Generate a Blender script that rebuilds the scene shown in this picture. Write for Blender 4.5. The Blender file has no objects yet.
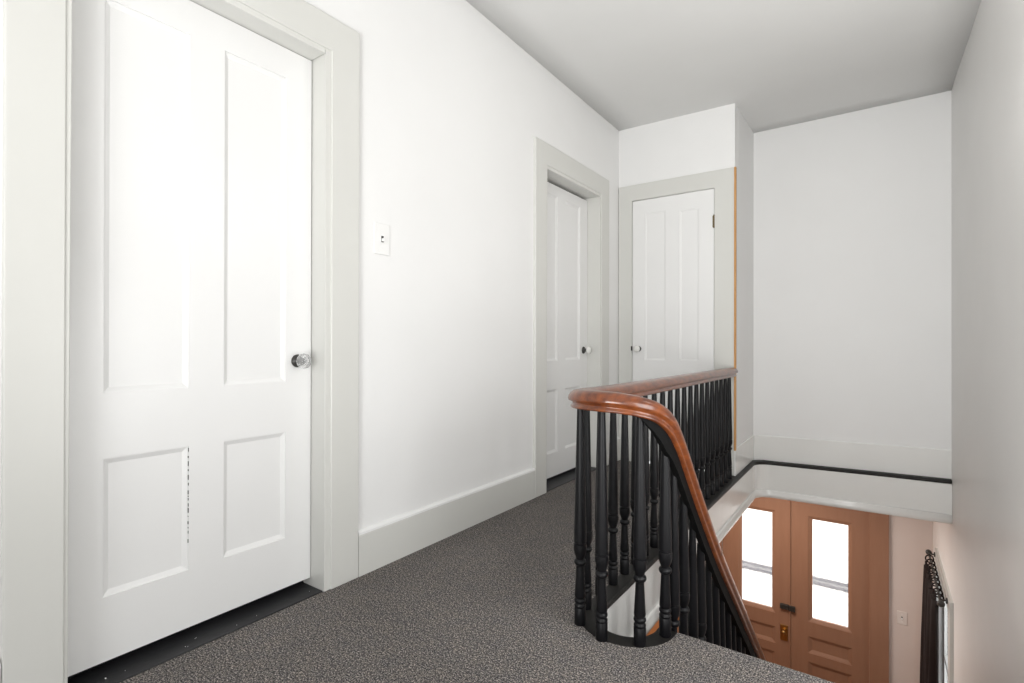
import bpy, bmesh, math, random
from mathutils import Vector, Matrix
random.seed(7)
SC = bpy.context.scene
COL = SC.collection

# ------------------------------------------------------------------ materials
def new_mat(name):
    m = bpy.data.materials.new(name); m.use_nodes = True
    nt = m.node_tree
    return m, nt, nt.nodes['Principled BSDF']

def tex_coords(nt):
    g = nt.nodes.new('ShaderNodeNewGeometry')
    return g.outputs['Position']

def noise(nt, scale, detail=2.0, vec=None, rough=0.5):
    n = nt.nodes.new('ShaderNodeTexNoise')
    n.inputs['Scale'].default_value = scale
    n.inputs['Detail'].default_value = detail
    n.inputs['Roughness'].default_value = rough
    nt.links.new(vec or tex_coords(nt), n.inputs['Vector'])
    return n

def ramp(nt, src, stops):
    r = nt.nodes.new('ShaderNodeValToRGB')
    e = r.color_ramp.elements
    while len(e) < len(stops): e.new(0.5)
    for i, (p, c) in enumerate(stops):
        e[i].position = p; e[i].color = (c[0], c[1], c[2], 1)
    nt.links.new(src, r.inputs['Fac'])
    return r

def bump(nt, b, src, strength, dist):
    n = nt.nodes.new('ShaderNodeBump')
    n.inputs['Strength'].default_value = strength
    n.inputs['Distance'].default_value = dist
    nt.links.new(src, n.inputs['Height'])
    nt.links.new(n.outputs['Normal'], b.inputs['Normal'])

def paint(name, col, rough=0.6, var=0.015, bscale=18, bstr=0.15, bdist=0.004, spec=0.5):
    m, nt, b = new_mat(name)
    n = noise(nt, 2.2, 3)
    lo = tuple(max(0, c - var) for c in col); hi = tuple(min(1, c + var) for c in col)
    r = ramp(nt, n.outputs['Fac'], [(0.3, lo), (0.7, hi)])
    nt.links.new(r.outputs['Color'], b.inputs['Base Color'])
    b.inputs['Roughness'].default_value = rough
    b.inputs['Specular IOR Level'].default_value = spec
    n2 = noise(nt, bscale, 3)
    bump(nt, b, n2.outputs['Fac'], bstr, bdist)
    return m

M = {}
M['wall'] = paint('white wall paint', (0.85, 0.85, 0.845), 0.55, 0.01, 9, 0.12, 0.006, 0.35)
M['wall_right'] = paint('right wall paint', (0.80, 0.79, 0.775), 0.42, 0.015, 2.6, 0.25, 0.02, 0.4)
M['ceiling'] = paint('ceiling paint', (0.74, 0.74, 0.73), 0.8, 0.01, 7, 0.1, 0.006, 0.2)
M['trim'] = paint('grey white trim paint', (0.675, 0.675, 0.645), 0.35, 0.01, 30, 0.08, 0.002)
M['fascia'] = paint('glossy trim paint', (0.84, 0.84, 0.82), 0.22, 0.015, 14, 0.25, 0.004, 0.6)
M['door'] = paint('white door paint', (0.84, 0.84, 0.835), 0.35, 0.008, 35, 0.08, 0.002)
M['black'] = paint('black gloss paint', (0.005, 0.005, 0.006), 0.40, 0.002, 60, 0.1, 0.001, 0.24)
M['black_matte'] = paint('flat black', (0.004, 0.004, 0.004), 0.7, 0.001, 60, 0.1, 0.001, 0.12)
M['strip'] = paint('worn black paint', (0.020, 0.019, 0.018), 0.5, 0.008, 60, 0.15, 0.001, 0.3)
M['threshold'] = paint('black threshold paint', (0.022, 0.022, 0.024), 0.5, 0.012, 40, 0.3, 0.003, 0.4)
M['porcelain'] = paint('white porcelain', (0.85, 0.85, 0.82), 0.12, 0.0, 20, 0.0)
M['iron'] = paint('dark iron', (0.035, 0.033, 0.03), 0.4, 0.01, 80, 0.2, 0.001)
M['plate'] = paint('white plastic', (0.88, 0.88, 0.87), 0.3, 0.0, 20, 0.0)
M['curtain'] = paint('dark brown cloth', (0.012, 0.006, 0.005), 0.85, 0.003, 60, 0.3, 0.002, 0.3)
M['lower_plate'] = paint('greyish plastic', (0.66, 0.60, 0.56), 0.4, 0.0)
M['lower_wall'] = paint('pinkish plaster', (0.62, 0.54, 0.50), 0.6, 0.02, 6, 0.15, 0.008, 0.3)

def metal(name, col, rough):
    m, nt, b = new_mat(name)
    n = noise(nt, 60, 2)
    r = ramp(nt, n.outputs['Fac'], [(0.3, tuple(c*0.8 for c in col)), (0.7, col)])
    nt.links.new(r.outputs['Color'], b.inputs['Base Color'])
    b.inputs['Metallic'].default_value = 1; b.inputs['Roughness'].default_value = rough
    return m
M['brass'] = metal('aged brass', (0.55, 0.33, 0.12), 0.3)
M['hinge'] = metal('old bronze', (0.22, 0.17, 0.10), 0.4)

def wood(name, dark, light, rough, scale, axis_scale, coat=0.0):
    m, nt, b = new_mat(name)
    mp = nt.nodes.new('ShaderNodeMapping'); mp.inputs['Scale'].default_value = axis_scale
    nt.links.new(tex_coords(nt), mp.inputs['Vector'])
    n = noise(nt, scale, 5, mp.outputs['Vector'], 0.6)
    r = ramp(nt, n.outputs['Fac'], [(0.32, dark), (0.68, light)])
    nt.links.new(r.outputs['Color'], b.inputs['Base Color'])
    b.inputs['Roughness'].default_value = rough
    b.inputs['Coat Weight'].default_value = coat
    b.inputs['Coat Roughness'].default_value = 0.12
    bump(nt, b, n.outputs['Fac'], 0.08, 0.001)
    return m
M['rail'] = wood('varnished mahogany', (0.080, 0.017, 0.006), (0.225, 0.058, 0.011), 0.30, 7, (6, 2, 6), 0.5)
M['oak'] = wood('bare pine edge', (0.50, 0.24, 0.07), (0.66, 0.36, 0.13), 0.55, 20, (3, 3, 0.3))
M['entry'] = wood('brown varnished door', (0.275, 0.142, 0.086), (0.300, 0.158, 0.097), 0.42, 6, (4, 4, 0.5))
M['entry_dark'] = wood('brown panel wood', (0.36, 0.13, 0.04), (0.46, 0.18, 0.06), 0.45, 10, (6, 6, 0.5))
M['planks'] = wood('oak floor boards', (0.24, 0.10, 0.035), (0.38, 0.17, 0.06), 0.35, 6, (8, 0.8, 1))

# carpet : fine grey and brown fleck
m, nt, b = new_mat('grey fleck carpet')
pos = tex_coords(nt)
n1 = noise(nt, 230, 1, pos, 0.8)
r1 = ramp(nt, n1.outputs['Fac'], [(0.36, (0.030, 0.029, 0.030)), (0.47, (0.105, 0.100, 0.098)), (0.56, (0.185, 0.174, 0.166)), (0.66, (0.42, 0.395, 0.375))])
n2 = noise(nt, 16, 3, pos)
r2 = ramp(nt, n2.outputs['Fac'], [(0.35, (0.92, 0.92, 0.94)), (0.65, (1.05, 1.02, 1.0))])
n3 = noise(nt, 1.6, 2, pos)
r3 = ramp(nt, n3.outputs['Fac'], [(0.3, (0.88, 0.88, 0.88)), (0.7, (1.1, 1.1, 1.1))])
n4 = noise(nt, 95, 1, pos, 0.7)
r4 = ramp(nt, n4.outputs['Fac'], [(0.36, (0.74, 0.74, 0.76)), (0.50, (1.02, 1.01, 0.99)), (0.64, (1.34, 1.29, 1.24))])
mx4 = nt.nodes.new('ShaderNodeMix'); mx4.data_type = 'RGBA'; mx4.blend_type = 'MULTIPLY'; mx4.inputs['Factor'].default_value = 1
nt.links.new(r1.outputs['Color'], mx4.inputs['A']); nt.links.new(r4.outputs['Color'], mx4.inputs['B'])
mx = nt.nodes.new('ShaderNodeMix'); mx.data_type = 'RGBA'; mx.blend_type = 'MULTIPLY'; mx.inputs['Factor'].default_value = 1
nt.links.new(mx4.outputs['Result'], mx.inputs['A']); nt.links.new(r2.outputs['Color'], mx.inputs['B'])
mx2 = nt.nodes.new('ShaderNodeMix'); mx2.data_type = 'RGBA'; mx2.blend_type = 'MULTIPLY'; mx2.inputs['Factor'].default_value = 1
nt.links.new(mx.outputs['Result'], mx2.inputs['A']); nt.links.new(r3.outputs['Color'], mx2.inputs['B'])
nt.links.new(mx2.outputs['Result'], b.inputs['Base Color'])
b.inputs['Roughness'].default_value = 1.0; b.inputs['Specular IOR Level'].default_value = 0.1
bump(nt, b, n1.outputs['Fac'], 0.5, 0.003)
M['carpet'] = m

# textured glazing
m, nt, b = new_mat('patterned glass')
nt.nodes.remove(b)
out = [n for n in nt.nodes if n.type == 'OUTPUT_MATERIAL'][0]
tr = nt.nodes.new('ShaderNodeBsdfTransparent')
rf = nt.nodes.new('ShaderNodeBsdfRefraction'); rf.inputs['IOR'].default_value = 1.05; rf.inputs['Roughness'].default_value = 0.08
gl = nt.nodes.new('ShaderNodeBsdfGlossy'); gl.inputs['Roughness'].default_value = 0.2
nz = noise(nt, 55, 2)
bp = nt.nodes.new('ShaderNodeBump'); bp.inputs['Strength'].default_value = 0.5; bp.inputs['Distance'].default_value = 0.004
nt.links.new(nz.outputs['Fac'], bp.inputs['Height']); nt.links.new(bp.outputs['Normal'], rf.inputs['Normal'])
mx = nt.nodes.new('ShaderNodeMixShader'); mx.inputs[0].default_value = 0.85
nt.links.new(tr.outputs[0], mx.inputs[1]); nt.links.new(rf.outputs[0], mx.inputs[2])
mx2 = nt.nodes.new('ShaderNodeMixShader'); mx2.inputs[0].default_value = 0.05
nt.links.new(mx.outputs[0], mx2.inputs[1]); nt.links.new(gl.outputs[0], mx2.inputs[2])
nt.links.new(mx2.outputs[0], out.inputs[0])
M['glass'] = m

m, nt, b = new_mat('clear cut glass')
b.inputs['Base Color'].default_value = (0.96, 0.97, 0.97, 1)
b.inputs['Transmission Weight'].default_value = 0.75
b.inputs['Roughness'].default_value = 0.06; b.inputs['IOR'].default_value = 1.5
nz = noise(nt, 40, 1)
rr = ramp(nt, nz.outputs['Fac'], [(0.4, (0.90, 0.91, 0.91)), (0.6, (0.98, 0.98, 0.98))])
nt.links.new(rr.outputs['Color'], b.inputs['Base Color'])
M['cutglass'] = m

M['ground'] = paint('sunlit paving', (0.86, 0.80, 0.73), 0.9, 0.02, 10, 0.1)
M['kerb'] = paint('grey blue stone', (0.02, 0.02, 0.032), 0.9, 0.008, 20, 0.2)

# ------------------------------------------------------------------ helpers
def link(name, me, mat, parent=None):
    o = bpy.data.objects.new(name, me); COL.objects.link(o)
    if mat is not None: me.materials.append(M[mat] if isinstance(mat, str) else mat)
    if parent is not None: o.parent = parent
    return o

def finish(name, bm, mat, parent=None, smooth=False, bevel=0.0, seg=2, origin=None):
    bmesh.ops.remove_doubles(bm, verts=bm.verts, dist=1e-6)
    bmesh.ops.recalc_face_normals(bm, faces=bm.faces)
    me = bpy.data.meshes.new(name)
    if origin is not None:
        bmesh.ops.translate(bm, verts=bm.verts, vec=-Vector(origin))
    bm.to_mesh(me); bm.free()
    if smooth:
        for p in me.polygons: p.use_smooth = True
    o = link(name, me, mat, parent)
    if origin is not None: o.location = origin
    if bevel:
        md = o.modifiers.new('edge', 'BEVEL'); md.width = bevel; md.segments = seg
        md.limit_method = 'ANGLE'; md.angle_limit = math.radians(40)
    return o

def add_box(bm, a, b, xf=None):
    (x0, y0, z0), (x1, y1, z1) = a, b
    vs = []
    for x in (x0, x1):
        for y in (y0, y1):
            for z in (z0, z1):
                v = Vector((x, y, z))
                vs.append(bm.verts.new(xf(v) if xf else v))
    for f in ((0,1,3,2),(4,6,7,5),(0,4,5,1),(2,3,7,6),(0,2,6,4),(1,5,7,3)):
        bm.faces.new([vs[i] for i in f])

def boxes(name, lst, mat, parent=None, bevel=0.0, xf=None, origin=None):
    bm = bmesh.new()
    for a, b in lst: add_box(bm, a, b, xf)
    bmesh.ops.recalc_face_normals(bm, faces=bm.faces)
    me = bpy.data.meshes.new(name)
    if origin is not None: bmesh.ops.translate(bm, verts=bm.verts, vec=-Vector(origin))
    bm.to_mesh(me); bm.free()
    o = link(name, me, mat, parent)
    if origin is not None: o.location = origin
    if bevel:
        md = o.modifiers.new('edge', 'BEVEL'); md.width = bevel; md.segments = 2
        md.limit_method = 'ANGLE'
    return o

def tag(o, label=None, cat=None, group=None, kind=None):
    if label: o['label'] = label
    if cat: o['category'] = cat
    if group: o['group'] = group
    if kind: o['kind'] = kind
    return o
def struct(o, label, cat): return tag(o, label, cat, kind='structure')

def empty(name, loc, label, cat, group=None, kind=None):
    o = bpy.data.objects.new(name, None); COL.objects.link(o)
    o.location = loc; o.empty_display_size = 0.1
    return tag(o, label, cat, group, kind)

def put(o, root):
    """parent keeping the world place (root has location only)"""
    o.parent = root
    o.location = Vector(o.location) - Vector(root.location)
    return o

def lathe(bm, prof, n=24, mtx=None, sy=1.0):
    rings = []
    for r, z in prof:
        ring = []
        for i in range(n):
            a = 2*math.pi*i/n
            v = Vector((r*math.cos(a), r*math.sin(a)*sy, z))
            ring.append(bm.verts.new(mtx @ v if mtx else v))
        rings.append(ring)
    for a, b in zip(rings, rings[1:]):
        for i in range(n):
            bm.faces.new((a[i], a[(i+1) % n], b[(i+1) % n], b[i]))
    bm.faces.new(rings[0][::-1]); bm.faces.new(rings[-1])

def sweep2d(bm, path, prof, tilt=None, closed_prof=True):
    """path: 2-D polyline; prof: (offset to the right of travel, z). tilt(x,y)->dz"""
    n = len(path); rings = []
    for i, p in enumerate(path):
        p = Vector(p)
        d0 = (p - Vector(path[i-1])).normalized() if i else None
        d1 = (Vector(path[i+1]) - p).normalized() if i < n-1 else None
        d0 = d0 or d1; d1 = d1 or d0
        n0 = Vector((d0.y, -d0.x)); n1 = Vector((d1.y, -d1.x))
        nn = (n0 + n1); nn.normalize(); k = 1/max(0.3, nn.dot(n0))
        dz = tilt(p.x, p.y) if tilt else 0
        rings.append([bm.verts.new((p.x + nn.x*k*o, p.y + nn.y*k*o, z + dz)) for o, z in prof])
    m = len(prof)
    for a, b in zip(rings, rings[1:]):
        for j in range(m):
            bm.faces.new((a[j], a[(j+1) % m], b[(j+1) % m], b[j]))
    bm.faces.new(rings[0]); bm.faces.new(rings[-1][::-1])

def sweep3d(bm, pts, prof, caps=True, wide=None):
    """profile (side, up) kept upright while it follows 3-D points"""
    rings = []; n = len(pts)
    for i, p in enumerate(pts):
        t = (pts[min(i+1, n-1)] - pts[max(i-1, 0)]).normalized()
        s = t.cross(Vector((0, 0, 1))).normalized(); u = s.cross(t).normalized()
        k = wide(p) if wide else 1
        rings.append([bm.verts.new(p + s*a*k + u*b) for a, b in prof])
    m = len(prof)
    for a, b in zip(rings, rings[1:]):
        for j in range(m):
            bm.faces.new((a[j], a[(j+1) % m], b[(j+1) % m], b[j]))
    if caps:
        bm.faces.new(rings[0]); bm.faces.new(rings[-1][::-1])

def catmull(P, per=8):
    P = [Vector(p) for p in P]; out = []
    for i in range(len(P)-1):
        p0 = P[max(i-1, 0)]; p1 = P[i]; p2 = P[i+1]; p3 = P[min(i+2, len(P)-1)]
        for k in range(per):
            t = k/per
            out.append(0.5*((2*p1) + (p2-p0)*t + (2*p0-5*p1+4*p2-p3)*t*t + (3*p1-p0-3*p2+p3)*t**3))
    out.append(P[-1]); return out

# ------------------------------------------------------------------ key sizes (metres)
XR, XC, YB, YF = 2.083, 0.854, 3.903, 4.569
YE, ZL = 6.033, -3.0            # entrance wall, lower floor
YBACK = -1.7
ZT = 2.80

# ------------------------------------------------------------------ room shell
D1 = (0.437, 1.187, 2.008); D2 = (2.776, 3.533, 2.015)
def wall_with_holes_x(x0, x1, ya, yb, z0, z1, holes):
    out = []; y = ya
    for h0, h1, hz0, hz1 in holes:
        out.append(((x0, y, z0), (x1, h0, z1)))
        if hz1 < z1: out.append(((x0, h0, hz1), (x1, h1, z1)))
        if hz0 > z0: out.append(((x0, h0, z0), (x1, h1, hz0)))
        y = h1
    out.append(((x0, y, z0), (x1, yb, z1)))
    return out

struct(boxes('wall_left', wall_with_holes_x(-0.16, -0.02, YBACK, 4.7, 0.0, ZT,
       [(D1[0]-0.018, D1[1]+0.029, 0, D1[2]+0.03), (D2[0]-0.018, D2[1]+0.016, 0, D2[2]+0.03)]), 'wall'),
       'long white plaster wall on the left with two door openings', 'wall')
struct(boxes('leak_backing', [((-0.26, YBACK, -0.02), (-0.162, 4.7, ZT))], 'threshold'), 'dark backing added behind the closed doors to stop light leaks', 'wall')  # added dark board that stops sky light leaking round the doors
struct(boxes('wall_right', wall_with_holes_x(XR, XR+0.15, YBACK, YE, ZL, ZT, [(4.565, 5.46, -2.3, -0.87)]), 'wall_right'),
       'tall grey white wall on the right running down the stairwell', 'wall')
struct(boxes('wall_closet', [((-0.03, YB, 0), (0.085, YB+0.1, ZT)), ((0.726, YB, 0), (XC-0.001, YB+0.1, ZT)), ((0.085, YB, 2.05), (0.726, YB+0.1, ZT))], 'wall'),
       'short white end wall above and around the closet door', 'wall')
struct(boxes('wall_return', [((XC-0.1, YB+0.1, 0), (XC, YF, ZT))], 'wall'),
       'narrow shaded return wall between closet and far wall', 'wall')
struct(boxes('wall_far', [((XC-0.1, YF, -0.02), (XR, YF+0.12, ZT))], 'wall'),
       'plain white far wall above the stairwell', 'wall')
struct(boxes('wall_back', [((-0.1, YBACK-0.15, ZL), (XR, YBACK, ZT))], 'wall'),
       'white wall behind the landing', 'wall')
struct(boxes('wall_front', [((-0.16, YE, ZL), (0.27, YE+0.14, -0.27)), ((1.61, YE, ZL), (XR+0.15, YE+0.14, -0.27)), ((0.27, YE, -0.60), (1.61, YE+0.14, -0.27))], 'lower_wall'),
       'pinkish entrance wall downstairs beside the double door', 'wall')
struct(boxes('wall_lower_left', [((-0.16, YBACK, ZL), (0, YE, -0.27))], 'lower_wall'),
       'downstairs wall on the left below the hall', 'wall')

# ceiling, an old and slightly uneven plane
bm = bmesh.new(); nx, ny = 10, 26; g = []
for i in range(nx+1):
    row = []
    for j in range(ny+1):
        x = -0.03 + (XR+0.03)*i/nx; y = YBACK + (4.65-YBACK)*j/ny
        zl = 2.627 + 0.0148*(YB-y) if y < YB else 2.628
        k = min(1, max(0, (y-3.4)/1.17)); k = k*k*(3-2*k)
        zr = 2.578 + 0.058*k
        t = max(0, x/XR)**1.6
        row.append(bm.verts.new((x, y, zl*(1-t)+zr*t)))
    g.append(row)
for i in range(nx):
    for j in range(ny):
        bm.faces.new((g[i][j], g[i][j+1], g[i+1][j+1], g[i+1][j]))
r = bmesh.ops.extrude_face_region(bm, geom=bm.faces[:])
bmesh.ops.translate(bm, verts=[v for v in r['geom'] if isinstance(v, bmesh.types.BMVert)], vec=(0, 0, 0.2))
struct(finish('ceiling', bm, 'ceiling', smooth=True), 'grey white slightly uneven ceiling', 'ceiling')
for p in bpy.data.objects['ceiling'].data.polygons: p.use_smooth = abs(p.normal.z) > 0.7

# landing outline with the half-round stair well
UC, UY = 0.990, 1.665
def arc(r, a0, a1, n=20):
    return [(UC + r*math.cos(math.radians(a0+(a1-a0)*k/n)), UY + r*math.sin(math.radians(a0+(a1-a0)*k/n))) for k in range(n+1)]
RV = 0.106
carpet_out = [(-0.018, YBACK), (XR, YBACK), (XR, 1.685), (1.150, 1.685)] + arc(0.160, 0, -180) + [(0.828, YB), (-0.018, YB)]
bm = bmesh.new()
# carpet as a thick polygon with a cut for each doorway
f = bm.faces.new([bm.verts.new((x, y, 0)) for x, y in carpet_out])
r = bmesh.ops.extrude_face_region(bm, geom=[f])
bmesh.ops.translate(bm, verts=[v for v in r['geom'] if isinstance(v, bmesh.types.BMVert)], vec=(0, 0, -0.03))
bmesh.ops.recalc_face_normals(bm, faces=bm.faces)
struct(finish('floor', bm, 'carpet', bevel=0.008, seg=3), 'grey flecked carpet of the landing and hall', 'floor')

slab = [(-0.16, YBACK), (XR, YBACK), (XR, 1.66), (UC+RV+0.004, 1.66)] + arc(RV+0.004, 0, -180) + [(0.878, 4.42), (0.91, 4.50), (0.98, 4.535), (XR, 4.535), (XR, YE), (-0.16, YE)]
bm = bmesh.new()
f = bm.faces.new([bm.verts.new((x, y, -0.031)) for x, y in slab])
r = bmesh.ops.extrude_face_region(bm, geom=[f])
bmesh.ops.translate(bm, verts=[v for v in r['geom'] if isinstance(v, bmesh.types.BMVert)], vec=(0, 0, -0.239))
struct(finish('ceiling_lower', bm, 'wall'), 'white downstairs ceiling under the hall floor', 'ceiling')
struct(boxes('floor_lower', [((-0.16, YBACK, ZL-0.1), (XR+0.1, YE+0.14, ZL))], 'planks'), 'brown wooden floor downstairs', 'floor')

# well edge: travel from the stair side, round the half circle, along the hall, across the far wall
def cornered(off=0.0):
    cx, cy, rr = 0.882+0.12, 4.53-0.12, 0.12
    pts = [(UC+RV, 1.685)] + arc(RV, 0, -180, 22) + [(UC-RV-0.001, 2.4), (0.8825, 3.2), (0.882, cy)]
    for k in range(1, 9):
        a = math.radians(180 - 90*k/8)
        pts.append((cx + rr*math.cos(a), cy + rr*math.sin(a)))
    pts += [(1.4, 4.53), (XR-0.001, 4.53)]
    return pts
path = cornered()
def tilt(a):
    return lambda x, y: a*max(0, (x-1.0))/1.08 if y > 4 else 0
bm = bmesh.new()
sweep2d(bm, path, [(-0.02, -0.02), (0, -0.02), (0, -0.28), (-0.02, -0.28)], tilt(0.012))
struct(finish('trim_1', bm, 'fascia', smooth=False), 'white glossy fascia board wrapping the stairwell edge', 'trim')
bm = bmesh.new()
sweep2d(bm, path, [(-0.005, -0.222), (0.008, -0.224), (0.012, -0.232), (0.012, -0.242), (0.018, -0.250), (0.018, -0.268), (0.012, -0.282), (-0.005, -0.284)], tilt(0.012))
struct(finish('trim_2', bm, 'fascia', smooth=True), 'white rounded moulding under the stairwell fascia', 'trim')
bm = bmesh.new()
sweep2d(bm, path, [(-0.056, -0.0298), (-0.056, -0.003), (-0.004, -0.003), (0.004, -0.005), (0.008, -0.010), (0.008, -0.018), (0.004, -0.026), (-0.004, -0.0298)], tilt(0.024))
struct(finish('trim_3', bm, 'strip', smooth=False, bevel=0.003), 'black painted nosing around the stairwell edge', 'trim')

# baseboards
BB = [(0, 0), (0.018, 0), (0.018, 0.158), (0.014, 0.166), (0.006, 0.172), (0, 0.176)]
def baseboard(name, path, label, h=0.176, mat='trim', tl=None, th=1.0):
    bm = bmesh.new()
    prof = [(0, 0)] + [(a*th, b+h-0.176 if b > 0 else 0) for a, b in BB[1:]] if th == 1 else [(0, 0), (0.009, 0), (0.009, h-0.003), (0.006, h), (0, h)]
    sweep2d(bm, path, prof, tl)
    o = struct(finish(name, bm, mat), label, 'baseboard')
    if th == 1:
        bm = bmesh.new(); sweep2d(bm, path, [(0.0, 0.1755), (0.0165, 0.1675), (0.0190, 0.1640), (0.0175, 0.1720), (0.0080, 0.1790), (0.0, 0.1800)])
        c = finish('cap', bm, 'door'); c.parent = o; tag(c, 'thin brighter white cap')
    return o
baseboard('baseboard_left', [(-0.0195, 1.342), (-0.0195, 2.638)], 'grey white baseboard between the two left doors')
baseboard('baseboard_left_end', [(-0.0195, 3.682), (-0.0195, YB)], 'short baseboard in the far left corner')
baseboard('baseboard_near', [(-0.0195, YBACK), (-0.0195, 0.312)], 'baseboard on the left wall beside the nearest door')
baseboard('baseboard_far', [(XC, YB-0.018), (XC, YF), (XR, YF)], 'tall white baseboard along return and far walls', 0.192, 'fascia', lambda x, y: 0.022*max(0, (x-XC))/1.2 if y > 4 else 0, 0.5)

# ------------------------------------------------------------------ panelled doors
def panel_leaf(root, name, u0, u1, z0, z1, panels, xf, mat, thick=0.035, rec=0.011, mw=0.016, glass=()):
    """stiles and rails as one mesh, with a moulded slope round every opening; panels are its children"""
    bm = bmesh.new()
    us = sorted({u0, u1, *[p[0] for p in panels], *[p[1] for p in panels]})
    zs = sorted({z0, z1, *[p[2] for p in panels], *[p[3] for p in panels]})
    def inside(a, b, c, d):
        return any(p[0]-1e-6 <= a and b <= p[1]+1e-6 and p[2]-1e-6 <= c and d <= p[3]+1e-6 for p in panels)
    V = {}
    def vert(u, z, d):
        k = (round(u, 5), round(z, 5), round(d, 5))
        if k not in V: V[k] = bm.verts.new(xf(Vector((u, d, z))))
        return V[k]
    for a, b in zip(us, us[1:]):
        for c, d in zip(zs, zs[1:]):
            if inside(a, b, c, d): continue
            for dd in (0, -thick):
                q = [vert(a, c, dd), vert(b, c, dd), vert(b, d, dd), vert(a, d, dd)]
                bm.faces.new(q)
    # outer rim
    for (a, c), (b, d) in (((u0, z0), (u1, z0)), ((u1, z0), (u1, z1)), ((u1, z1), (u0, z1)), ((u0, z1), (u0, z0))):
        bm.faces.new([bm.verts.new(xf(Vector(p))) for p in ((a, 0, c), (b, 0, d), (b, -thick, d), (a, -thick, c))])
    for p in panels:
        loops = []
        for (ins, dep) in ((0, 0), (0, -0.004), (0.004, -0.0045), (mw*0.7, -rec*0.75), (mw, -rec), (mw, -thick)):
            loops.append([bm.verts.new(xf(Vector(q))) for q in ((p[0]+ins, dep, p[2]+ins), (p[1]-ins, dep, p[2]+ins), (p[1]-ins, dep, p[3]-ins), (p[0]+ins, dep, p[3]-ins))])
        for A, B in zip(loops, loops[1:]):
            for i in range(4):
                bm.faces.new((A[i], A[(i+1) % 4], B[(i+1) % 4], B[i]))
    leaf = finish(name, bm, mat); put(leaf, root)
    for k, p in enumerate(panels):
        if k in glass:
            bm = bmesh.new(); add_box(bm, (p[0]+mw*0.5, -0.022, p[2]+mw*0.5), (p[1]-mw*0.5, -0.018, p[3]-mw*0.5), xf)
            o = finish('pane', bm, 'glass')
            tag(o, 'bright patterned glass pane')
        else:
            bm = bmesh.new(); i = mw - 0.001
            add_box(bm, (p[0]+i, -thick+0.004, p[2]+i), (p[1]-i, -rec, p[3]-i), xf)
            o = finish('panel', bm, mat)
        o.parent = leaf
    return leaf

# --- door_1, nearest left door
def casing_x(root, y0, y1, zt, w, wl, gap=0.025, xa=-0.0215, t=0.0):
    """flat boards round the opening; the jamb edge shows as a narrow step inside them"""
    bm = bmesh.new(); yl = y0-0.009; yr = y1+gap; z = zt+0.020
    outline = [(yl-wl, 0), (yl, 0), (yl, z), (yr, z), (yr, 0), (yr+w, 0), (yr+w, z+w), (yl-wl, z+w)]
    f = bm.faces.new([bm.verts.new((t, y, zz)) for y, zz in outline])
    r = bmesh.ops.extrude_face_region(bm, geom=[f])
    bmesh.ops.translate(bm, verts=[v for v in r['geom'] if isinstance(v, bmesh.types.BMVert)], vec=(xa-t, 0, 0))
    o = finish('casing', bm, 'trim', bevel=0.0035, seg=3); put(o, root)
    return o
def jamb_x(root, y0, y1, zt, depth=0.138, gap=0.025):
    bm = bmesh.new(); x1 = -0.005
    yl = y0-0.018; yr = y1+gap+0.004; z = zt+0.030
    for a, b in (((-depth, yl, 0), (x1, y0, z)), ((-depth, y1, 0), (x1, yr, z)), ((-depth, y0, zt), (x1, y1, z))):
        add_box(bm, a, b)
    o = finish('jamb', bm, 'trim', bevel=0.003); put(o, root); return o

def knob(root, pos, axis, mat, facets=24, r=0.027, length=0.055, rose_r=0.024, name='knob'):
    """rose + neck + knob, axis is the outward direction"""
    z = Vector(axis); q = z.to_track_quat('Z', 'Y').to_matrix().to_4x4()
    T = Matrix.Translation(Vector(pos)) @ q
    bm = bmesh.new(); lathe(bm, [(rose_r, 0), (rose_r, 0.003), (rose_r*0.85, 0.008), (0.011, 0.012), (0.009, length-2*r*0.62)], 28, T)
    rose = finish('rose', bm, 'iron', smooth=True); put(rose, root); tag(rose, 'dark metal rose')
    bm = bmesh.new()
    s = length - 1.25*r
    pr = [(0.010, s), (r*0.62, s+0.002), (r*0.93, s+r*0.35), (r, s+r*0.62), (r*0.93, s+r*0.9), (r*0.62, s+r*1.18), (r*0.25, s+r*1.25)]
    lathe(bm, pr, facets, T)
    kb = finish(name, bm, mat, smooth=(facets > 16)); kb.parent = root; kb.location = Vector((0,0,0)) - Vector(root.location)
    return kb

d1 = empty('door_1', (0, 0.81, 0), 'large white four panel door with clear faceted glass knob, nearest on the left', 'door', kind='structure')
casing_x(d1, D1[0], D1[1], D1[2], 0.128, 0.114); jamb_x(d1, D1[0], D1[1], D1[2])
xf1 = lambda v: Vector((-0.09 + v.y, v.x, v.z))
leaf = panel_leaf(d1, 'door_leaf', 0.439, 1.185, 0.034, 2.005,
    [(0.534, 0.756, 0.786, 1.898), (0.862, 1.083, 0.786, 1.897), (0.534, 0.756, 0.214, 0.603), (0.862, 1.083, 0.215, 0.602)], xf1, 'door')
kb = knob(d1, (-0.09, 1.128, 0.861), (1, 0, 0), 'cutglass', 12, 0.029, 0.062, 0.024); tag(kb, 'clear faceted glass knob')
o = boxes('threshold', [((-0.137, 0.438, -0.01), (-0.012, 1.186, 0.004))], 'threshold', bevel=0.002); put(o, d1); tag(o, 'black painted threshold with white paint flecks')
bm = bmesh.new()
for k in range(9):
    x = random.uniform(-0.07, -0.015); y = random.uniform(0.47, 1.17); s = random.choice((0.001, 0.0015, 0.002, 0.004))
    add_box(bm, (x, y, 0.003), (x+s, y+s*random.uniform(0.7, 1.5), 0.0055))
o = finish('paint_flecks', bm, 'plate'); put(o, d1); o['kind'] = 'stuff'

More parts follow.
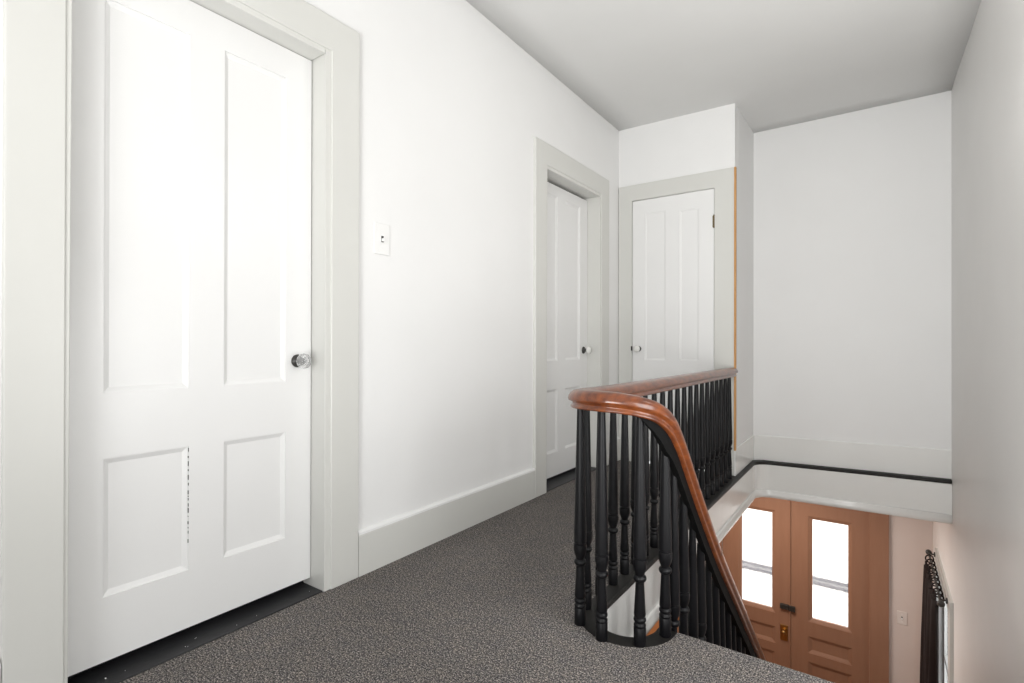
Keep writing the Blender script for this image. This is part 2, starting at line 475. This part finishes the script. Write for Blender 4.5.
bm = bmesh.new()
z = 0.30
while z < 0.60:
    h = random.uniform(0.002, 0.016)
    add_box(bm, (-0.0935, 0.7545+random.uniform(-0.0006, 0.0006), z), (-0.0898, 0.7545+random.uniform(0.0006, 0.0015), z+h)); z += h + random.uniform(0.003, 0.022)
o = finish('cracked_paint', bm, 'iron'); put(o, d1); o['kind'] = 'stuff'
# --- door_2, further along the left wall
d2 = empty('door_2', (0, 3.15, 0), 'white four panel door with white porcelain knob, second along the left wall', 'door', kind='structure')
casing_x(d2, D2[0], D2[1], D2[2], 0.135, 0.128, gap=0.012); jamb_x(d2, D2[0], D2[1], D2[2], gap=0.012)
xf2 = lambda v: Vector((-0.112 + v.y, v.x, v.z))
panel_leaf(d2, 'door_leaf', 2.778, 3.531, 0.030, 1.998,
    [(2.872, 3.090, 0.808, 1.925), (3.198, 3.415, 0.808, 1.925), (2.872, 3.090, 0.19, 0.615), (3.198, 3.415, 0.19, 0.615)], xf2, 'door')
kb = knob(d2, (-0.112, 3.472, 0.876), (1, 0, 0), 'porcelain', 28, 0.027, 0.062, 0.026); tag(kb, 'white porcelain knob')
o = boxes('threshold', [((-0.137, 2.777, -0.01), (-0.012, 3.532, 0.004))], 'threshold', bevel=0.002); put(o, d2); tag(o, 'black painted threshold')

# --- door_3, closet door in the end wall
d3 = empty('door_3', (0.41, YB, 0), 'white closet door with bronze hinges and porcelain knob in the short end wall', 'door', kind='structure')
bm = bmesh.new()
outline = [(-0.016, 0), (0.095, 0), (0.095, 2.046), (0.717, 2.046), (0.717, 0), (XC-0.002, 0), (XC-0.002, 2.170), (-0.016, 2.170)]
f = bm.faces.new([bm.verts.new((x, YB-0.014, z)) for x, z in outline])
r = bmesh.ops.extrude_face_region(bm, geom=[f])
bmesh.ops.translate(bm, verts=[v for v in r['geom'] if isinstance(v, bmesh.types.BMVert)], vec=(0, 0.015, 0))
put(finish('casing', bm, 'trim', bevel=0.003), d3)
bm = bmesh.new()
add_box(bm, (0.082, YB+0.001, 0), (0.097, YB+0.09, 2.06)); add_box(bm, (0.716, YB+0.001, 0), (0.731, YB+0.09, 2.06)); add_box(bm, (0.097, YB+0.001, 2.046), (0.716, YB+0.09, 2.06))
put(finish('jamb', bm, 'trim'), d3)
o = boxes('edge_strip', [((XC-0.0015, YB-0.020, 0.176), (XC+0.010, YB+0.006, 2.168))], 'oak', bevel=0.0015); put(o, d3); tag(o, 'bare orange wood edge of the casing')
xf3 = lambda v: Vector((v.x, YB - 0.006 - v.y, v.z))
panel_leaf(d3, 'door_leaf', 0.100, 0.7135, 0.02, 2.040,
    [(0.200, 0.362, 0.798, 1.935), (0.468, 0.608, 0.798, 1.920), (0.200, 0.362, 0.20, 0.61), (0.468, 0.608, 0.20, 0.61)], xf3, 'door', rec=0.007, mw=0.012)
kb = knob(d3, (0.150, YB-0.006, 0.885), (0, -1, 0), 'porcelain', 28, 0.026, 0.058, 0.021); tag(kb, 'white porcelain knob')
o = boxes('latch_keep', [((0.090, YB-0.017, 0.870), (0.0975, YB-0.004, 0.905))], 'iron'); put(o, d3)
for z in (1.805, 0.22):
    bm = bmesh.new(); lathe(bm, [(0.005, -0.048), (0.0065, -0.045), (0.0065, 0.045), (0.005, 0.048)], 12, Matrix.Translation((0.7155, YB-0.010, z)))
    add_box(bm, (0.704, YB-0.0075, z-0.042), (0.7155, YB-0.004, z+0.042))
    o = finish('hinge', bm, 'hinge'); put(o, d3)

# ------------------------------------------------------------------ entrance: double door downstairs
d4 = empty('door_4', (0.94, YE, ZL), 'pair of brown wooden front doors with tall bright glass panes, downstairs', 'door', kind='structure')
bm = bmesh.new()
for a, b in (((0.118, YE-0.03, ZL), (0.272, YE+0.001, -0.46)), ((1.612, YE-0.03, ZL), (1.762, YE+0.001, -0.46)), ((0.272, YE-0.03, -0.62), (1.612, YE+0.001, -0.46))):
    add_box(bm, a, b)
put(finish('casing', bm, 'entry', bevel=0.004), d4)
xf4 = lambda v: Vector((v.x, YE + 0.012 - v.y, v.z))
for u0, u1, pu0, pu1 in ((0.274, 0.9355, 0.435, 0.800), (0.9375, 1.610, 1.100, 1.472)):
    lf = panel_leaf(d4, 'door_leaf', u0, u1, ZL+0.01, -0.622,
        [(pu0, pu1, -1.885, -0.815), (pu0, pu1, -2.20, -2.03), (pu0, pu1, -2.82, -2.29)], xf4, 'entry', thick=0.045, rec=0.018, mw=0.034, glass=(0,))
o = boxes('astragal', [((0.930, YE-0.004, ZL+0.01), (0.9415, YE+0.012, -0.63))], 'entry', bevel=0.002); put(o, d4)
bm = bmesh.new(); add_box(bm, (0.846, YE-0.018, -1.812), (0.925, YE+0.013, -1.765)); add_box(bm, (0.928, YE-0.022, -1.816), (0.986, YE+0.0, -1.763))
o = finish('rim_latch', bm, 'iron', bevel=0.003); put(o, d4); tag(o, 'black rim latch across the two leaves')
bm = bmesh.new(); add_box(bm, (0.846, YE+0.004, -2.145), (0.918, YE+0.013, -1.985))
o = finish('lock_plate', bm, 'brass', bevel=0.003); put(o, d4); tag(o, 'dark brass lock plate')
bm = bmesh.new(); lathe(bm, [(0.012, 0), (0.012, 0.02), (0.020, 0.03), (0.022, 0.042), (0.014, 0.052)], 20, Matrix.Translation((0.882, YE+0.004, -2.045)) @ Matrix.Rotation(math.radians(90), 4, 'X'))
k = finish('knob', bm, 'brass', smooth=True); k.parent = o; k.location = -Vector(d4.location) - Vector(o.location)
tag(k, 'small bright brass knob')

# switch plates
def switch(name, origin, xf, label, h=0.13, w=0.082, pm='plate'):
    root = empty(name, origin, label, 'light switch', kind=None)
    bm = bmesh.new(); add_box(bm, (-w/2, 0, -h/2), (w/2, 0.006, h/2), xf); p = finish('plate', bm, pm, bevel=0.0025); p.parent = root
    bm = bmesh.new(); add_box(bm, (-0.006, 0.004, -0.013), (0.006, 0.0072, 0.013), xf); s = finish('slot', bm, 'iron'); s.parent = root
    bm = bmesh.new(); add_box(bm, (-0.0045, 0.005, -0.010), (0.0045, 0.019, 0.003), xf); t = finish('toggle', bm, 'plate', bevel=0.0015); t.parent = root
    for z in (-0.036, 0.036):
        bm = bmesh.new(); T = Matrix.Translation(xf(Vector((0, 0.0058, z)))) @ (xf(Vector((0, 1, 0))) - xf(Vector((0, 0, 0)))).to_track_quat('Z', 'Y').to_matrix().to_4x4()
        lathe(bm, [(0.0032, 0), (0.0030, 0.0012)], 10, T); s = finish('screw', bm, 'plate'); s.parent = root
    return root
switch('light_switch', (-0.02, 1.468, 1.362), lambda v: Vector((v.y, v.x, v.z)), 'white toggle light switch on the left wall between the two doors')
switch('light_switch', (1.859, YE, -1.61), lambda v: Vector((v.x, -v.y, v.z)), 'faint light switch downstairs on the pinkish wall right of the front door', 0.12, 0.075, 'lower_plate')

# ------------------------------------------------------------------ window and curtain on the lower right wall
w1 = empty('window_1', (XR, 5.08, -2.3), 'downstairs side window with white casing seen edge on', 'window', kind='structure')
bm = bmesh.new()
for a, b in (((XR-0.020, 4.45, -2.42), (XR+0.001, 4.565, -0.765)), ((XR-0.020, 5.46, -2.42), (XR+0.001, 5.575, -0.765)), ((XR-0.020, 4.565, -0.87), (XR+0.001, 5.46, -0.765)), ((XR-0.020, 4.565, -2.42), (XR+0.001, 5.46, -2.3))):
    add_box(bm, a, b)
put(finish('casing', bm, 'trim', bevel=0.003), w1)
bm = bmesh.new()
for a, b in (((XR+0.03, 4.565, -2.3), (XR+0.07, 4.61, -0.87)), ((XR+0.03, 5.415, -2.3), (XR+0.07, 5.46, -0.87)), ((XR+0.03, 4.61, -0.915), (XR+0.07, 5.415, -0.87)), ((XR+0.03, 4.61, -2.3), (XR+0.07, 5.415, -2.25)), ((XR+0.03, 4.61, -1.60), (XR+0.07, 5.415, -1.56))):
    add_box(bm, a, b)
sash = finish('sash', bm, 'trim'); put(sash, w1)
for z0, z1 in ((-2.25, -1.60), (-1.56, -0.915)):
    o = boxes('pane', [((XR+0.048, 4.61, z0), (XR+0.052, 5.415, z1))], 'glass'); o.parent = sash; o.location = (0, 0, 0)

rod_x = 2.022
rod = empty('curtain_rod', (rod_x, 5.02, -0.80), 'thin black curtain rod with round finials over the downstairs side window', 'curtain rod')
def tube(bm, a, b, r, n=12):
    a = Vector(a); b = Vector(b); d = b-a
    lathe(bm, [(r, 0), (r, d.length)], n, Matrix.Translation(a) @ d.to_track_quat('Z', 'Y').to_matrix().to_4x4())
bm = bmesh.new(); tube(bm, (rod_x, 4.50, -0.802), (rod_x, 5.52, -0.802), 0.008); put(finish('pole', bm, 'iron', smooth=True), rod)
for y in (4.485, 5.535):
    bm = bmesh.new(); bmesh.ops.create_uvsphere(bm, u_segments=16, v_segments=10, radius=0.022, matrix=Matrix.Translation((rod_x, y, -0.802)))
    put(finish('finial', bm, 'iron', smooth=True), rod)
for y in (4.56, 5.50):
    bm = bmesh.new(); tube(bm, (rod_x, y, -0.802), (XR-0.024, y, -0.802), 0.006); tube(bm, (XR-0.03, y, -0.802), (XR-0.022, y, -0.802), 0.02)
    put(finish('bracket', bm, 'iron', smooth=True), rod)

cur = empty('curtain', (rod_x-0.01, 5.0, -2.6), 'dark brown tie top curtain hanging downstairs beside the white window', 'curtain')
bm = bmesh.new(); ny, nz = 120, 26; g = []
for i in range(ny+1):
    t = i/ny; row = []
    for j in range(nz+1):
        s = j/nz; z = -0.855 - s*1.80
        y = 4.60 + t*0.86
        amp = 0.014 + 0.016*s
        x = rod_x - 0.022 - 0.020*s + amp*math.sin(t*2*math.pi*8.5 + 0.5*math.sin(s*3)) + 0.008*math.sin(t*31+s*4)
        zz = z - 0.012*math.cos(t*2*math.pi*8.5*0.5)**2*(1-s)
        row.append(bm.verts.new((min(x, XR-0.035), y + 0.01*math.sin(s*5+t*20), zz)))
    g.append(row)
for i in range(ny):
    for j in range(nz): bm.faces.new((g[i][j], g[i+1][j], g[i+1][j+1], g[i][j+1]))
o = finish('cloth', bm, 'curtain', smooth=True); put(o, cur)
md = o.modifiers.new('thick', 'SOLIDIFY'); md.thickness = 0.004
for k in range(9):
    y = 4.63 + k*0.101
    bm = bmesh.new()
    for q in range(16):
        pass
    n1_, n2_ = 16, 6; vs = []
    for a in range(n1_):
        al = 2*math.pi*a/n1_; ring = []
        for b_ in range(n2_):
            be = 2*math.pi*b_/n2_; rr = 0.026 + 0.005*math.cos(be)
            ring.append(bm.verts.new((rod_x + rr*math.cos(al), y + 0.008*math.sin(be), -0.824 + rr*1.15*math.sin(al))))
        vs.append(ring)
    for a in range(n1_):
        for b_ in range(n2_):
            bm.faces.new((vs[a][b_], vs[(a+1) % n1_][b_], vs[(a+1) % n1_][(b_+1) % n2_], vs[a][(b_+1) % n2_]))
    o = finish('tie_loop', bm, 'curtain', smooth=True); put(o, cur)

# ------------------------------------------------------------------ staircase
RISE, RUN = 0.2, 0.215
st = empty('staircase', (1.6, 1.685, ZL), 'grey carpeted straight flight going down from the landing to the front door', 'staircase', kind='structure')
for k in range(1, 15):
    y = 1.685 + RUN*(k-1); z = -RISE*k
    o = boxes('tread', [((1.112, y-0.005, z-0.03), (XR-0.002, y+RUN+0.02, z))], 'carpet', bevel=0.008); put(o, st)
for k in range(0, 15):
    y = 1.685 + RUN*(k-1)+RUN-0.0; z = -RISE*k
    o = boxes('riser', [((1.114, y-0.02, z-RISE+0.001), (XR-0.002, y-0.0, z-0.031))], 'trim'); put(o, st)
bm = bmesh.new()
pts = [(1.69, -0.285), (1.69, -0.03)]
yE = 1.685 + RUN*14
prof = [(1.66, -0.28), (1.66, -0.005-0.03)]
for k in range(14):
    prof += [(1.685+RUN*k, -RISE*k-0.03 if k == 0 else -RISE*k-0.031), (1.685+RUN*k, -RISE*(k+1)-0.031)]
prof += [(yE, -RISE*14-0.031), (yE, ZL), (yE-0.30, ZL)]
vs0 = [bm.verts.new((1.096, y, z)) for y, z in prof]; vs1 = [bm.verts.new((1.1125, y, z)) for y, z in prof]
bm.faces.new(vs0); bm.faces.new(vs1[::-1])
for i in range(len(prof)):
    j = (i+1) % len(prof); bm.faces.new((vs0[i], vs0[j], vs1[j], vs1[i]))
o = finish('stringer', bm, 'black'); put(o, st)

# ------------------------------------------------------------------ balustrade
def baluster(H, name='baluster'):
    """turned spindle, H = full height"""
    bm = bmesh.new(); top = H
    prof = [(0.0180, 0.0), (0.0188, 0.003), (0.0188, 0.056), (0.0175, 0.058), (0.0175, 0.060), (0.0188, 0.062), (0.0188, 0.066), (0.0155, 0.070), (0.0150, 0.073), (0.0185, 0.077),
            (0.0192, 0.081), (0.0180, 0.086), (0.0145, 0.089), (0.0178, 0.093), (0.0182, 0.097), (0.0162, 0.130), (0.0132, 0.190), (0.0130, 0.196), (0.0165, 0.199),
            (0.0198, 0.204), (0.0204, 0.209), (0.0190, 0.214), (0.0135, 0.218), (0.0150, 0.224), (0.0188, 0.234), (0.0212, 0.246), (0.0216, 0.258), (0.0212, 0.267), (0.0180, 0.269), (0.0180, 0.271),
            (0.0204, 0.273), (0.0206, 0.300)]
    n = 10
    for k in range(1, n+1):
        t = k/n; z = 0.300 + (top-0.300)*t
        r = 0.0206 - (0.0206-0.0110)*t*min(1, (top-0.3)/0.36)
        prof.append((r, z))
    lathe(bm, prof, 24)
    me_o = finish(name, bm, 'black', smooth=True)
    md = me_o.modifiers.new('s', 'EDGE_SPLIT'); md.split_angle = math.radians(40)
    return me_o

bal = empty('balustrade', (0.862, 3.87, 0), 'black turned balusters under a polished mahogany handrail that curves round the stair head', 'balustrade')
# handrail centre line
ctrl = [(0.840, 3.868, 0.731), (0.840, 3.2, 0.734), (0.840, 2.5, 0.736), (0.840, 1.95, 0.738), (0.840, 1.76, 0.740), (0.842, 1.68, 0.742), (0.852, 1.60, 0.745), (0.878, 1.542, 0.748),
        (0.922, 1.508, 0.750), (0.974, 1.498, 0.750), (1.028, 1.508, 0.747), (1.077, 1.532, 0.738), (1.114, 1.570, 0.720), (1.134, 1.618, 0.686),
        (1.141, 1.670, 0.634), (1.143, 1.730, 0.568), (1.144, 1.830, 0.455)]
zline = lambda y: -0.77 + 0.93*(3.10-y)
y = 1.96
while y < 4.75:
    ctrl.append((1.145, y, zline(y) + 0.022*max(0, (2.2-y)/0.24 if y < 2.2 else 0))); y += 0.25
ctrl.append((1.145, 4.72, zline(4.72)))
rail_pts = catmull(ctrl, 7)
half = [(0.0, 0.029), (0.011, 0.0285), (0.020, 0.0255), (0.028, 0.019), (0.034, 0.009), (0.0355, 0.000), (0.034, -0.006), (0.027, -0.010), (0.0225, -0.014), (0.0225, -0.019), (0.0275, -0.024), (0.0285, -0.028), (0.025, -0.032), (0.0, -0.032)]
RP = [(a, b) for a, b in half] + [(-a, b) for a, b in half[-2:0:-1]]
bm = bmesh.new(); sweep3d(bm, rail_pts, RP, wide=lambda p: 0.84 if p.x > 1.142 else (1.20 if p.x < 1.0 else 1.20-0.36*(p.x-1.0)/0.142))
hr = finish('handrail', bm, 'rail', smooth=True); put(hr, bal); tag(hr, 'polished reddish brown wooden handrail')
# black strip under the descending rail, reaching below the baluster tops
bm = bmesh.new(); idx = [i for i, p in enumerate(rail_pts) if p.x > 1.07 or (p.y > 1.5 and p.x > 1.14)]
sub = [p for i, p in enumerate(rail_pts) if i >= idx[0]]
rings = []
L = 0
for i, p in enumerate(sub):
    if i: L += (sub[i]-sub[i-1]).length
    t = (sub[min(i+1, len(sub)-1)] - sub[max(i-1, 0)]); t.z = 0; t.normalize(); s = Vector((t.y, -t.x, 0))
    dep = 0.030 + 0.072*min(1, L/0.12)
    rings.append([bm.verts.new(p + s*0.010 + Vector((0, 0, -0.024))), bm.verts.new(p - s*0.010 + Vector((0, 0, -0.024))), bm.verts.new(p - s*0.010 + Vector((0, 0, -dep))), bm.verts.new(p + s*0.010 + Vector((0, 0, -dep)))])
for a, b_ in zip(rings, rings[1:]):
    for j in range(4): bm.faces.new((a[j], a[(j+1) % 4], b_[(j+1) % 4], b_[j]))
bm.faces.new(rings[0]); bm.faces.new(rings[-1][::-1])
o = finish('under_rail_strip', bm, 'black_matte'); put(o, bal)

places = []
for k in range(20): places.append((0.840, 1.656 + 0.1127*k, 0.0, 0.712))
places += [(0.873, 1.546, 0.0, 0.718), (0.971, 1.504, 0.0, 0.722), (1.080, 1.545, 0.0, 0.712), (1.125, 1.646, 0.0, 0.618)]
def rail_z(y):
    c = [p for p in rail_pts if p.x > 1.13]
    for a, b_ in zip(c, c[1:]):
        if a.y <= y <= b_.y: return a.z + (b_.z-a.z)*(y-a.y)/(b_.y-a.y)
    return zline(y)
for k in range(1, 15):
    for q in (0.030, 0.1375):
        y = 1.685 + RUN*(k-1) + q; z = -RISE*k
        places.append((1.129, y, z, rail_z(y) - 0.064 - z))
cache = {}
for (x, y, z, h) in places:
    key = round(h, 3)
    zb = z - (0.0028 if z == 0 else 0.0)
    if key in cache:
        b_ = cache[key].copy(); COL.objects.link(b_)
    else:
        b_ = baluster(h); cache[key] = b_
    b_.location = Vector((x, y, zb)); b_.parent = bal
    b_.location = Vector((x, y, zb)) - Vector(bal.location)

# newel at the foot of the flight
bm = bmesh.new()
lathe(bm, [(0.07, ZL), (0.07, ZL+0.25), (0.05, ZL+0.28), (0.062, ZL+0.33), (0.045, ZL+0.4), (0.055, ZL+0.8), (0.06, ZL+0.85), (0.045, ZL+0.88), (0.08, ZL+0.93), (0.085, ZL+0.96), (0.04, ZL+0.99), (0.0, ZL+1.0)][:-1], 24, Matrix.Translation((1.145, 4.76, 0)))
nw = finish('newel_post', bm, 'rail', smooth=True); put(nw, bal); tag(nw, 'reddish brown turned newel post')

# ------------------------------------------------------------------ downstairs left: wooden doorway below the hall
d5 = empty('door_5', (0, 4.9, ZL), 'orange brown wooden door downstairs, glimpsed between the balusters', 'door', kind='structure')
bm = bmesh.new()
for a, b in (((-0.001, 4.15, ZL), (0.03, 4.30, -0.6)), ((-0.001, 5.45, ZL), (0.03, 5.60, -0.6)), ((-0.001, 4.30, -0.75), (0.03, 5.45, -0.6))): add_box(bm, a, b)
put(finish('casing', bm, 'entry_dark', bevel=0.004), d5)
xf5 = lambda v: Vector((0.046 + v.y - 0.02, v.x, v.z))
panel_leaf(d5, 'door_leaf', 4.302, 5.448, ZL+0.01, -0.752, [(4.42, 4.82, -2.0, -0.9), (4.93, 5.33, -2.0, -0.9), (4.42, 4.82, -2.85, -2.15), (4.93, 5.33, -2.85, -2.15)], xf5, 'entry_dark', thick=0.025, rec=0.01)

# ------------------------------------------------------------------ outside
struct(boxes('ground', [((-12, YE+0.14, -3.3), (14, 40, -3.15))], 'ground'), 'pale sunlit paving outside the front door', 'ground')
tag(boxes('street_kerb', [((-10, 10.15, -3.151), (12, 10.48, -3.13))], 'kerb'), 'grey blue kerb outside, blurred behind the door glass', 'kerb')

# ------------------------------------------------------------------ light
def area(name, loc, target, sx, sy, power, col=(1, 1, 1), spread=None):
    l = bpy.data.lights.new(name, 'AREA'); l.shape = 'RECTANGLE'; l.size = sx; l.size_y = sy; l.energy = power; l.color = col
    if spread: l.spread = math.radians(spread)
    o = bpy.data.objects.new(name, l); COL.objects.link(o); o.location = loc
    o.rotation_euler = (Vector(target)-Vector(loc)).to_track_quat('-Z', 'Y').to_euler()
    return o
area('back_fill', (1.5, -1.5, 0.8), (0.9, 1.5, 0.3), 1.1, 1.4, 22, (0.985, 0.995, 1.0))  # fill added behind the camera, no window stands there
area('side_fill', (2.05, 1.35, 0.70), (0.0, 2.6, 0.15), 1.0, 1.0, 21, (0.99, 1.0, 1.0))  # low fill added by the right wall to brighten the left side
area('stair_fill', (2.03, 1.95, 1.85), (0.0, 3.8, 2.3), 0.3, 0.5, 11, (1.0, 0.985, 0.95))  # out-of-view fill added for the far left wall and closet end
area('well_fill', (2.065, 1.95, 0.35), (0.9, 3.3, -0.4), 0.3, 0.4, 6, (1.0, 0.98, 0.96))  # unseen fill added to lift the fascia in the stairwell
area('ceiling_fill', (1.45, -0.9, 0.6), (1.4, 1.2, 2.6), 1.1, 1.2, 31, (1.0, 0.995, 0.98), 120)  # upward fill added behind the camera to brighten the ceiling
area('entry_fill', (0.7, 5.0, -0.34), (1.0, 4.8, -3), 1.0, 0.8, 32, (1.0, 0.92, 0.85))  # unseen fill added under the lower ceiling to light the entrance

w = bpy.data.worlds.new('sky'); SC.world = w; w.use_nodes = True
nt = w.node_tree; bg = nt.nodes['Background']
bg.inputs['Color'].default_value = (0.95, 0.97, 1.0, 1); bg.inputs['Strength'].default_value = 3.0

# ------------------------------------------------------------------ camera
yaw, pit, rol, f = -0.6133, 0.0024, 0.002, 521.14
fw = Vector((math.sin(yaw), math.cos(yaw), 0)); rt = Vector((math.cos(yaw), -math.sin(yaw), 0)); up = Vector((0, 0, 1))
fw2 = fw*math.cos(pit) + up*math.sin(pit); up2 = up*math.cos(pit) - fw*math.sin(pit)
r3 = rt*math.cos(rol) + up2*math.sin(rol); u3 = up2*math.cos(rol) - rt*math.sin(rol)
cam = bpy.data.cameras.new('camera'); co = bpy.data.objects.new('camera', cam); COL.objects.link(co)
cam.sensor_width = 36; cam.lens = f/1024*36; cam.clip_start = 0.02
co.matrix_world = Matrix(((r3.x, u3.x, -fw2.x, 1.683), (r3.y, u3.y, -fw2.y, 0.0), (r3.z, u3.z, -fw2.z, 0.93), (0, 0, 0, 1)))
SC.camera = co

SC.view_settings.view_transform = 'Standard'
SC.view_settings.look = 'None'
SC.view_settings.exposure = 0.0
